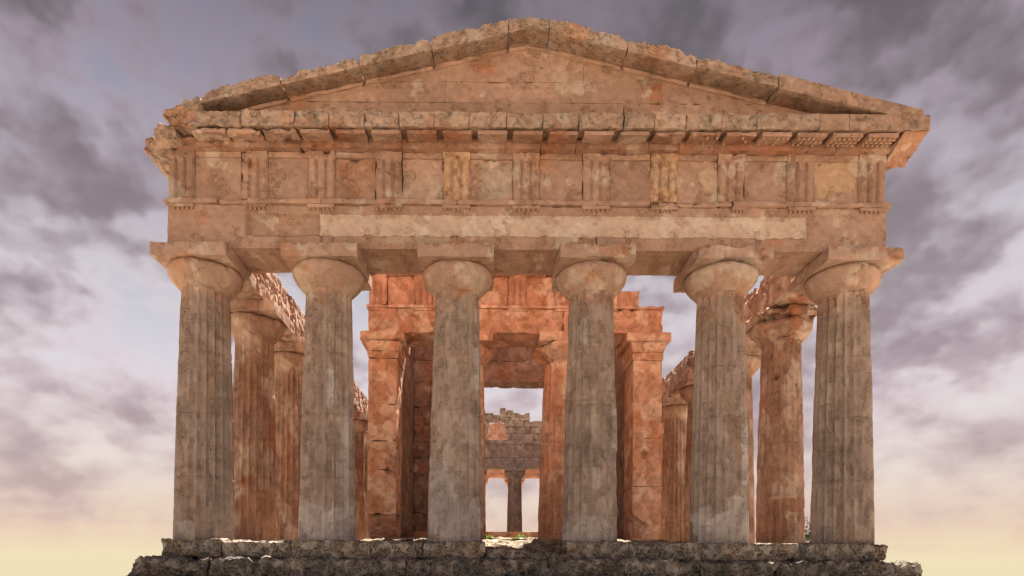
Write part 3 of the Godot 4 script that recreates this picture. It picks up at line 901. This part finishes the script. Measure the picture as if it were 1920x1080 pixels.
# ------------------------------------------------------------------ flanks
func build_flanks() -> void:
	var st: Style = S.flank
	var ord := ["", "second", "third", "fourth", "fifth", "sixth", "seventh", "eighth", "ninth", "tenth", "eleventh", "twelfth"]
	var spots := [0.0, -2.99, -6.15, -9.32, -12.48, -15.65, -18.81, -21.98, -25.14, -28.31, -31.47, -34.99]
	for s in [-1.0, 1.0]:
		var side := "left" if s < 0 else "right"
		var g := "columns along the %s flank" % side
		var far: Node3D = null
		for k in range(1, 12):
			var at := Vector3(s * 7.76, 0, spots[k])
			if k <= 2:
				var o := {"wear": 0.35, "dy": 0.07}
				var label := ""
				if s < 0 and k == 1:
					o.plaster = [[35, 0.75, 60, 0.85], [10, 4.5, 25, 0.6]]; o.plaster_color = Color(0.50, 0.29, 0.20)
					o.cap_bites = [[Vector3(-7.2, 6.2, -2.4), 0.5, 0.09]]; o.cap_amp = 0.02
					label = "orange stained column behind the left corner column, lower flutes smooth"
				elif s < 0:
					o.plaster = [[10, 2.9, 20, 1.0]]; o.plaster_color = Color(0.50, 0.29, 0.20); o.wear = 0.5
					label = "third column of the left flank, rough brown lower drum"
				elif k == 1:
					o.wear = 0.85; o.dy = 0.04; o.breaks = [[-40, 4.84, 8, 0.1, 0.14]]; o.plaster = [[-45, 0.5, 35, 0.7], [0, 1.15, 50, 0.22]]; o.plaster_color = Color(0.46, 0.27, 0.19)
					o.cap_bites = [[Vector3(7.3, 6.4, -2.2), 0.6, 0.13], [Vector3(8.2, 6.5, -2.2), 0.5, 0.1]]; o.ab_bites = [[Vector3(7.1, 6.6, -2.3), 0.6, 0.2], [Vector3(8.5, 6.5, -2.3), 0.5, 0.2]]; o.cap_amp = 0.04; o.ab_r = 0.07
					label = "eroded orange column beside the right corner column, capital crumbling"
				else:
					o.wear = 0.4
					label = "third column of the right flank, narrow strip beside second front column"
				column("flank_column", label, at, st, o, g)
			else:
				var label := "%s column of the %s flank counted from the front corner" % [ord[k], side]
				if far == null:
					far = column("flank_column", label, at, st, {"wear": 0.4, "coarse": true, "dy": 0.16}, g)
				else:
					var c: Node3D = far.duplicate()
					c.name = numbered("flank_column")
					add_child(c)
					c.position = at
					c.rotation.y = k * PI * 0.5
					c.set_meta("label", label)
		# beams over the flank columns
		var arch := thing("flank_beam", "long stone beam over the %s flank columns, %s" % [side, "sunlit on its inner face" if s < 0 else "crumbled along its top"], "stone beam", Vector3(s * 7.76, 6.77, -19), "beams over the temple flanks")
		for k in 12:
			var z0: float = -0.605 if k == 0 else spots[k]
			var z1: float = spots[k + 1] if k < 11 else -37.35
			var near := k < 4
			var o := {"r": 0.03, "amp": 0.035 if s < 0 else 0.05, "f": 2.6, "chip": 0.05 if s < 0 else 0.12, "seed": k}
			if s > 0 and k == 0:
				o.bites = [[Vector3(7.2, 7.7, -0.8), 0.8, 0.22]]
			var xa := minf(s * 7.15, s * 8.37)
			rock(arch, "beam_block", Vector3(xa, 6.772, z1 + 0.004), Vector3(xa + 1.22, 7.62, z0 - 0.004), Vector3(0.09, 0.05, 0.05 if near else 0.1), st, o)
			o = {"r": 0.04, "amp": 0.03, "f": 2.2, "chip": 0.05 if s < 0 else 0.10, "seed": k + 20}
			xa = minf(s * 7.22, s * 8.3)
			rock(arch, "upper_course", Vector3(xa, 7.625, z1 + 0.01), Vector3(xa + 1.08, 7.98 + (rng.randf_range(-0.12, 0.0) if s > 0 else rng.randf_range(-0.03, 0.0)), z0 - 0.01), Vector3(0.09, 0.06, 0.05 if near else 0.1), st, o)


# ------------------------------------------------------------------ inner room
func courses(root: Node, lo: Vector3, hi: Vector3, ys: Array, st: Style, step: Vector3, o: Dictionary, along := -1, length := 1.6, called := "wall_block") -> void:
	for k in ys.size() - 1:
		if along < 0:
			var oo := o.duplicate()
			oo.seed = k
			rock(root, called, Vector3(lo.x, ys[k] + 0.003, lo.z), Vector3(hi.x, ys[k + 1] - 0.003, hi.z), step, st, oo)
			continue
		var at: float = lo[along]
		var first := true
		while at < hi[along] - 0.02:
			var to := at + length * (0.5 if first and k % 2 == 1 else 1.0)
			if hi[along] - to < length * 0.35: to = hi[along]
			first = false
			var a := Vector3(lo.x, ys[k] + 0.003, lo.z)
			var b := Vector3(hi.x, ys[k + 1] - 0.003, hi.z)
			a[along] = at + 0.003
			b[along] = to - 0.003
			var oo := o.duplicate()
			oo.seed = k * 7 + at
			rock(root, called, a, b, step, st, oo)
			at = to

func build_cella() -> void:
	var st: Style = S.cella
	var ys := [0.0, 1.35, 2.1, 2.9, 3.55, 4.2, 4.85, 5.45, 5.95]
	for s in [-1.0, 1.0]:
		var side := "left" if s < 0 else "right"
		var root := thing("inner_wall", "orange %s wall of the inner room ending in a %s pier" % [side, "patched brick-footed" if s < 0 else "smooth capped"], "wall", Vector3(s * 4.25, 0, -18), "long walls of the inner room")
		var xa := minf(s * 3.79, s * 4.71)
		var xb := xa + 0.92
		# pier at the front end
		var o := {"r": 0.006, "amp": 0.02 if s < 0 else 0.01, "chip": 0.05 if s < 0 else 0.015, "tint": 1.0}
		if s < 0:
			o.bites = [[Vector3(-3.78, 2.45, -4.4), 0.42, 0.16]]
			courses(root, Vector3(xa, 0, -5.7), Vector3(xb, 0, -4.5), [0.96, 2.4, 3.3, 4.5, 5.95], st, Vector3(0.045, 0.045, 0.08), o, -1, 1.6, "pier_block")
			rock(root, "pier_block", Vector3(xa + 0.02, 0.0, -5.7), Vector3(xb - 0.02, 0.955, -4.56), Vector3(0.06, 0.06, 0.1), st, {"r": 0.03, "amp": 0.03, "chip": 0.05})
			for r in 11:
				var x := xa + 0.0
				var k := 0
				while x < xb - 0.05:
					var w := 0.24 if not (k == 0 and r % 2 == 1) else 0.12
					var x1 := minf(x + w, xb)
					if rng.randf() > 0.12:
						rock(root, "brick", Vector3(x + 0.006, 0.24 + r * 0.064, -4.6), Vector3(x1 - 0.006, 0.24 + r * 0.064 + 0.052, -4.5 + rng.randf_range(-0.02, 0.012)), Vector3(0.08, 0.06, 0.1), st, {"r": 0.008, "amp": 0.006, "tint": rng.randf_range(0.65, 0.95)})
					x = x1
					k += 1
		else:
			o.bites = [[Vector3(3.78, 0.5, -4.4), 0.5, 0.2], [Vector3(4.17, 2.95, -4.5), 0.13, 0.16]]
			courses(root, Vector3(xa, 0, -5.7), Vector3(xb, 0, -4.5), [0.0, 1.9, 3.46, 5.95], st, Vector3(0.045, 0.045, 0.08), o, -1, 1.6, "pier_block")
		# capital of the pier: stepped mouldings
		var cap := rock(root, "pier_capital", Vector3(xa - 0.04, 5.955, -5.74), Vector3(xb + 0.04, 6.2, -4.46), Vector3(0.04, 0.05, 0.08), st, {"r": 0.03, "amp": 0.02, "chip": 0.05})
		rock(cap, "moulding", Vector3(xa - 0.10, 6.2, -5.8), Vector3(xb + 0.10, 6.5, -4.40), Vector3(0.04, 0.04, 0.08), st, {"r": 0.05, "amp": 0.02, "chip": 0.03, "post": func(p: Vector3) -> Vector3:
			var t := clampf((p.y - 6.2) / 0.3, 0.0, 1.0)
			var c := Vector3(s * 4.25, p.y, -5.1)
			var k := lerpf(0.9, 1.04, t)
			return Vector3(c.x + (p.x - c.x) * k, p.y, c.z + (p.z - c.z) * k)})
		rock(cap, "slab", Vector3(xa - 0.25, 6.502, -5.92), Vector3(xb + 0.23, 6.772, -4.27), Vector3(0.03, 0.03, 0.06), st, {"r": 0.02, "amp": 0.015, "chip": 0.04})
		# the long wall behind it
		var xi := minf(s * 3.82, s * 4.66)
		courses(root, Vector3(xi, 0, -10.0), Vector3(xi + 0.84, 0, -5.705), ys, S.painted_shade, Vector3(0.12, 0.06, 0.07), {"r": 0.012, "amp": 0.012, "chip": 0.015}, 2, 1.45)
		courses(root, Vector3(xi, 0, -31.4), Vector3(xi + 0.84, 0, -10.005), ys, st, Vector3(0.3, 0.2, 0.3), {"r": 0.012, "amp": 0.015}, 2, 2.4)
		courses(root, Vector3(xi, 0, -10.0), Vector3(xi + 0.84, 0, -5.96), [5.953, 6.77, 7.5, 8.2], S.painted_shade, Vector3(0.12, 0.08, 0.08), {"r": 0.012, "amp": 0.012, "chip": 0.015}, 2, 1.45)
		rock(root, "wall_block", Vector3(xi, 5.953, -31.4), Vector3(xi + 0.84, 6.76, -10.005), Vector3(0.2, 0.15, 0.2), st, {"r": 0.03, "amp": 0.03})
	# two columns between the piers
	var g := "two inner porch columns"
	column("porch_column", "orange inner porch column seen left of the doorway opening", Vector3(-1.52, 0.05, -5.05), st, {"h": 5.85, "r0": 0.64, "r1": 0.52, "wear": 0.55, "abacus": 0.80, "dy": 0.07, "cap_bites": [[Vector3(-1.0, 6.2, -4.6), 0.5, 0.1]], "cap_amp": 0.03, "ab_chip": 0.05}, g)
	column("porch_column", "orange inner porch column right of the doorway, partly replastered foot", Vector3(1.60, 0.05, -5.05), st, {"h": 5.85, "r0": 0.82, "r1": 0.62, "wear": 0.5, "abacus": 0.84, "dy": 0.07, "plaster": [[-30, 0.9, 38, 1.3], [25, 1.0, 14, 1.2]], "plaster_color": Color(0.55, 0.31, 0.21), "cap_bites": [[Vector3(0.9, 6.2, -4.6), 0.5, 0.12]], "cap_amp": 0.03, "ab_chip": 0.05}, g)
	# beam and frieze above them
	var root := thing("inner_entablature", "glowing orange inner beam and frieze, stepped broken at its right end", "entablature", Vector3(0, 6.77, -5.1))
	var xs := [-4.73, -1.6, 1.53, 4.72]
	for k in 3:
		rock(root, "beam_block", Vector3(xs[k] + 0.003, 6.776, -5.7), Vector3(xs[k + 1] - 0.003, 7.57, -4.5), Vector3(0.045, 0.045, 0.1), st, {"r": 0.03, "amp": 0.02, "chip": 0.05, "bites": [[Vector3(0.0, 6.8, -4.45), 0.6, 0.10], [Vector3(-2.6, 6.75, -4.45), 0.5, 0.08], [Vector3(3.3, 6.78, -4.45), 0.45, 0.08]]})
	rock(root, "fillet", Vector3(-4.78, 7.575, -5.6), Vector3(4.78, 7.67, -4.44), Vector3(0.05, 0.04, 0.1), st, {"r": 0.02, "amp": 0.012, "chip": 0.03})
	var tc := [-4.42, -2.95, -1.5, 0.05, 1.55, 3.0]
	for k in tc.size():
		var c: float = tc[k]
		rock(root, "triglyph", Vector3(c - 0.29, 7.675, -5.6), Vector3(c + 0.29, 8.62, -4.44), Vector3(0.024, 0.06, 0.2), st, {"r": 0.012, "amp": 0.012, "chip": 0.03, "seed": k, "post": func(p: Vector3) -> Vector3:
			if p.z > -4.7 and p.y < 8.5:
				var u := absf(p.x - c)
				p.z -= maxf(0.0, 0.055 - minf(absf(u - 0.097), absf(u - 0.29))) * 1.4 * clampf((8.5 - p.y) / 0.04, 0.0, 1.0)
			return p})
		rock(root, "regula", Vector3(c - 0.29, 7.50, -4.7), Vector3(c + 0.29, 7.572, -4.46), Vector3(0.05, 0.03, 0.06), st, {"r": 0.012, "amp": 0.01, "chip": 0.03})
		var x0 := c + 0.293
		var x1: float = tc[k + 1] - 0.293 if k < tc.size() - 1 else 3.98
		rock(root, "metope", Vector3(x0, 7.675, -5.6), Vector3(x1, 8.62 if k < 5 else 8.2, -4.56), Vector3(0.05, 0.05, 0.2), st, {"r": 0.02, "amp": 0.015, "chip": 0.03, "seed": k})
	for q in [[-4.73, -1.6], [-1.6, 1.0], [1.0, 3.35]]:  # crown raised out of view to keep sun off the front steps
		rock(root, "raised_crown_block", Vector3(q[0] + 0.003, 8.625, -5.6), Vector3(q[1] - 0.003, 9.3, -4.42), Vector3(0.06, 0.05, 0.1), st, {"r": 0.03, "amp": 0.025, "chip": 0.05})
	# door wall
	root = thing("door_wall", "shaded wall with a tall open doorway at back of the porch", "wall", Vector3(0, 0, -9.5))
	var ds := Vector3(0.06, 0.06, 0.2)
	for s in [-1.0, 1.0]:
		var xa := minf(s * 1.55, s * 3.815)
		courses(root, Vector3(xa, 0, -10.0), Vector3(xa + 2.265, 0, -9.1), [0.0, 1.35, 2.1, 2.9, 3.55, 4.2, 4.85, 5.6, 6.62], S.painted_shade, ds, {"tint": 0.95, "r": 0.015, "amp": 0.018, "chip": 0.04}, 0, 1.3)
	rock(root, "lintel", Vector3(-2.4, 6.622, -10.0), Vector3(2.4, 7.45, -9.1), ds, S.painted_shade, {"r": 0.02, "amp": 0.02, "chip": 0.04, "tint": 1.0})
	for s in [-1.0, 1.0]:
		var xa := minf(s * 2.41, s * 3.815)
		rock(root, "wall_block", Vector3(xa, 6.622, -10.0), Vector3(xa + 1.405, 7.45, -9.1), ds, S.painted_shade, {"r": 0.015, "amp": 0.018})
	courses(root, Vector3(-3.815, 0, -10.0), Vector3(3.815, 0, -9.1), [7.455, 8.1, 8.75, 9.4, 10.0], S.painted_shade, Vector3(0.1, 0.1, 0.2), {"r": 0.015, "amp": 0.018, "chip": 0.04}, 0, 1.5)
	rock(root, "threshold", Vector3(-3.8, 0.0, -10.3), Vector3(3.8, 0.625, -8.98), Vector3(0.08, 0.06, 0.1), st, {"r": 0.012, "amp": 0.010, "tint": 0.9})
	var a := thing("inner_floor", "", "", Vector3(0, 0, -20))
	a.set_meta("kind", "structure")
	rock(a, "slab", Vector3(-3.8, 0.0, -33.0), Vector3(3.8, 0.60, -10.31), Vector3(0.4, 0.3, 0.4), S.floor, {"r": 0.02, "amp": 0.01})


# ------------------------------------------------------------------ far end
func build_rear() -> void:
	var st: Style = S.far
	var g := "two columns of the rear porch"
	column("rear_porch_column", "dark far column in the middle of the doorway view", Vector3(1.38, 0.0, -32.6), st, {"h": 5.9, "r0": 0.66, "r1": 0.54, "wear": 0.6, "coarse": true, "dy": 0.12, "abacus": 0.82}, g)
	column("rear_porch_column", "far rear porch column hidden mostly behind the left porch column", Vector3(-1.7, 0.0, -32.6), st, {"h": 5.9, "r0": 0.66, "r1": 0.54, "wear": 0.6, "coarse": true, "dy": 0.12, "abacus": 0.82}, g)
	var root := thing("rear_gable", "far grey stepped gable wall with a small tapering window opening", "wall", Vector3(0, 6.77, -32.6))
	for s in [-1.0, 1.0]:
		var xa := minf(s * 3.8, s * 4.7)
		courses(root, Vector3(xa, 0, -33.2), Vector3(xa + 0.9, 0, -31.41), [0.0, 1.3, 2.6, 3.9, 5.2, 6.765], S.cella, Vector3(0.2, 0.2, 0.2), {"r": 0.02, "amp": 0.02}, -1, 1.6, "pier_block")
	var xs := [-4.7, -1.7, 1.38, 4.7]
	var step := Vector3(0.09, 0.07, 0.2)
	for k in 3:
		rock(root, "beam_block", Vector3(xs[k] + 0.005, 6.77, -33.2), Vector3(xs[k + 1] - 0.005, 7.55, -32.0), step, st, {"r": 0.02, "amp": 0.012})
	rock(root, "fillet", Vector3(-4.75, 7.555, -33.2), Vector3(4.75, 7.66, -31.93), step, st, {"r": 0.02, "amp": 0.012})
	for k in 4:
		var x0 := -4.7 + k * 9.4 / 4.0
		rock(root, "frieze_block", Vector3(x0 + 0.006, 7.665, -33.1), Vector3(x0 + 9.4 / 4.0 - 0.006, 8.62, -32.0), step, st, {"r": 0.02, "amp": 0.012})
	rock(root, "ledge", Vector3(-4.75, 8.625, -33.1), Vector3(4.75, 8.92, -31.9), step, st, {"r": 0.03, "amp": 0.02, "tint": 1.12})
	# stepped masonry: rows of [x0, x1] leaving a window that narrows upwards
	var rows := [
		[8.925, 9.45, [-4.4, -2.6, -0.86], [0.68, 1.9, 3.2, 4.4]],
		[9.45, 9.98, [-4.2, -2.2, -0.79], [0.60, 1.3, 2.6, 4.2]],
		[9.98, 10.47, [-3.9, -2.5, -0.70], [0.50, 2.0, 3.5, 3.9]],
		[10.47, 10.75, [-2.4, -1.0, 0.1, 0.9, 2.53], []],
		[10.75, 10.96, [-1.9, -0.85, -0.3, 0.1, 0.66, 1.4, 2.5], []],
		[10.96, 11.10, [-1.05, -0.4], [0.12, 0.62, 1.1, 1.7]],
		[10.96, 11.10, [2.1, 2.48], []],
		[11.105, 11.30, [-1.3, -1.0], [0.12, 0.62, 1.2]],
		[11.305, 11.48, [0.13, 0.60], []],
	]
	for r in rows:
		for part in [r[2], r[3]]:
			for k in part.size() - 1:
				rock(root, "gable_block", Vector3(part[k] + 0.006, r[0] + 0.004, -32.9), Vector3(part[k + 1] - 0.006, r[1] - 0.002, -32.0 + rng.randf_range(-0.04, 0.04)), step, st, {"r": 0.05, "amp": 0.03, "chip": 0.05, "tint": rng.randf_range(0.9, 1.25)})
	# the colonnade of the far front
	var far: Node3D = null
	var names := ["left corner", "second from left", "third from left", "third from right", "second from right", "right corner"]
	for k in 6:
		var x: float = [-7.76, -4.765, -1.64, 1.62, 4.765, 7.76][k]
		var label := "orange column of the far temple front, %s" % names[k]
		var at := Vector3(x, 0, -37.97)
		if far == null:
			far = column("far_column", label, at, S.cella, {"wear": 0.5, "coarse": true, "dy": 0.2}, "six columns of the far temple front")
		else:
			var c: Node3D = far.duplicate()
			c.name = numbered("far_column")
			add_child(c)
			c.position = at
			c.rotation.y = PI * 0.5 * k
			c.set_meta("label", label)
	root = thing("far_entablature", "orange beam and gable of the far temple front seen through the doorway", "entablature", Vector3(0, 6.77, -37.97))
	xs = [-8.39, -4.79, -1.63, 1.63, 4.79, 8.39]
	step = Vector3(0.2, 0.15, 0.3)
	for k in 5:
		rock(root, "architrave_block", Vector3(xs[k] + 0.004, 6.772, -38.57), Vector3(xs[k + 1] - 0.004, 7.8, -37.37), step, S.cella, {"r": 0.02, "amp": 0.015})
		rock(root, "frieze_block", Vector3(xs[k] + 0.004, 7.803, -38.57), Vector3(xs[k + 1] - 0.004, 9.2, -37.40), step, S.cella, {"r": 0.02, "amp": 0.015})
		rock(root, "cornice_block", Vector3(xs[k] * 1.06 + 0.004, 9.203, -39.1), Vector3(xs[k + 1] * 1.06 - 0.004, 9.53, -37.3), step, S.cella, {"r": 0.02, "amp": 0.015})
	for q in [[-8.0, -4.0], [-4.0, 0.0], [0.0, 4.0], [4.0, 8.0]]:
		rock(root, "gable_block", Vector3(q[0] + 0.004, 9.535, -38.7), Vector3(q[1] - 0.004, 11.7, -37.6), Vector3(0.15, 0.15, 0.3), S.cella, {"r": 0.02, "amp": 0.015, "post": func(p: Vector3) -> Vector3:
			p.y = minf(p.y, 11.62 - absf(p.x) * 0.245 + nB.get_noise_2d(p.x * 1.5, 0.0) * 0.06)
			return p})


# ------------------------------------------------------------------ plants
func leaf_mesh(r: RandomNumberGenerator, count: int, reach: Vector3, size: float, a: Color, b: Color, blades: bool) -> ArrayMesh:
	var acc := Acc.new()
	for k in count:
		var p: Vector3
		var dir: Vector3
		var side: Vector3
		var len := size * r.randf_range(0.6, 1.3)
		var wid := len * (0.09 if blades else 0.42)
		if blades:
			var th := r.randf() * TAU
			var out := sqrt(r.randf())
			p = Vector3(cos(th) * out * reach.x, 0, sin(th) * out * reach.z)
			dir = Vector3(cos(th) * 0.7 * r.randf() + r.randf_range(-0.2, 0.2), 1.0, sin(th) * 0.7 * r.randf()).normalized()
			side = dir.cross(Vector3(r.randf_range(-1, 1), 0, r.randf_range(-1, 1))).normalized()
		else:
			var d := Vector3(r.randfn(), r.randfn(), r.randfn()).normalized()
			var lump := 0.75 + 0.45 * nA.get_noise_3dv(d * 1.6 + Vector3(3, 3, 3))
			p = d * reach * pow(r.randf(), 0.38) * lump
			dir = (d + Vector3(r.randfn(), r.randfn(), r.randfn()) * 0.6).normalized()
			side = dir.cross(Vector3(r.randfn(), r.randfn(), r.randfn())).normalized()
		var c := a.lerp(b, r.randf())
		var q := acc.v.size()
		var nn := side.cross(dir).normalized()
		var mid := p + dir * len * 0.5 + nn * len * 0.06
		for w in [p, mid + side * wid * 0.5, mid - side * wid * 0.5, p + dir * len - nn * len * (0.2 if blades else 0.05)]:
			acc.v.append(w)
			acc.n.append(nn)
			acc.c.append(c)
		acc.i.append_array(PackedInt32Array([q, q + 1, q + 2, q + 1, q + 3, q + 2]))
	return mesh_of(acc)

func build_plants() -> void:
	var leaf := StandardMaterial3D.new()
	leaf.resource_name = "leaf"
	leaf.vertex_color_use_as_albedo = true
	leaf.roughness = 0.6
	leaf.backlight_enabled = true
	leaf.backlight = Color(0.35, 0.4, 0.2)
	leaf.cull_mode = BaseMaterial3D.CULL_DISABLED
	var r := RandomNumberGenerator.new()
	r.seed = 3
	var spots := [[-0.82, -6.2, 0.17, "leafy green tuft against the left side of the porch floor"], [0.42, -7.4, 0.17, "upright green tuft near the riser in the doorway view"], [0.12, -7.0, 0.10, "low green tuft left of the tall one on the porch floor"], [0.28, -3.2, 0.09, "small green tuft on the sunlit rock in front"], [0.75, -7.6, 0.09, "small green tuft at the right end of the riser"], [-0.15, -3.0, 0.05, "tiny green sprout in the middle of sunlit rock"]]
	for q in spots:
		var y := 0.36 * clampf((-q[1] - 0.4) / 8.5, 0.0, 1.0) - 0.06
		var t := thing("grass_tuft", q[3], "plant", Vector3(q[0], y, q[1]), "green tufts on the porch floor")
		put(t, "leaves", leaf_mesh(r, 90, Vector3(q[2] * 0.5, 0, q[2] * 0.5), q[2] * 1.25, Color(0.10, 0.17, 0.035), Color(0.20, 0.28, 0.06), true), leaf)
	# a bush beyond the right flank
	var tr := thing("small_tree", "green leafy tree showing between two right hand columns", "tree", Vector3(18.3, ground_y(18.3, -20.0), -20.0))
	var hgt := 2.0 - tr.position.y
	var trunk := CylinderMesh.new()
	trunk.top_radius = 0.07; trunk.bottom_radius = 0.16; trunk.height = hgt * 0.6; trunk.radial_segments = 10
	var bark := StandardMaterial3D.new()
	bark.albedo_color = Color(0.16, 0.12, 0.09).linear_to_srgb(); bark.roughness = 0.9
	var tk := put(tr, "trunk", trunk, bark)
	tk.position.y = hgt * 0.3
	for k in 5:
		var limb := CylinderMesh.new()
		limb.top_radius = 0.02; limb.bottom_radius = 0.06; limb.height = 1.8; limb.radial_segments = 7
		var l := put(tr, "limb", limb, bark)
		l.position = Vector3(cos(k * 1.3) * 0.45, hgt * 0.55, sin(k * 1.3) * 0.45)
		l.rotation = Vector3(sin(k * 1.3) * 0.6, 0, -cos(k * 1.3) * 0.6)
	var cr := put(tr, "crown", leaf_mesh(r, 9000, Vector3(2.6, 2.0, 2.4), 0.12, Color(0.05, 0.085, 0.02), Color(0.12, 0.17, 0.045), false), leaf)
	cr.position.y = hgt - 1.75
	cr.set_meta("kind", "stuff")
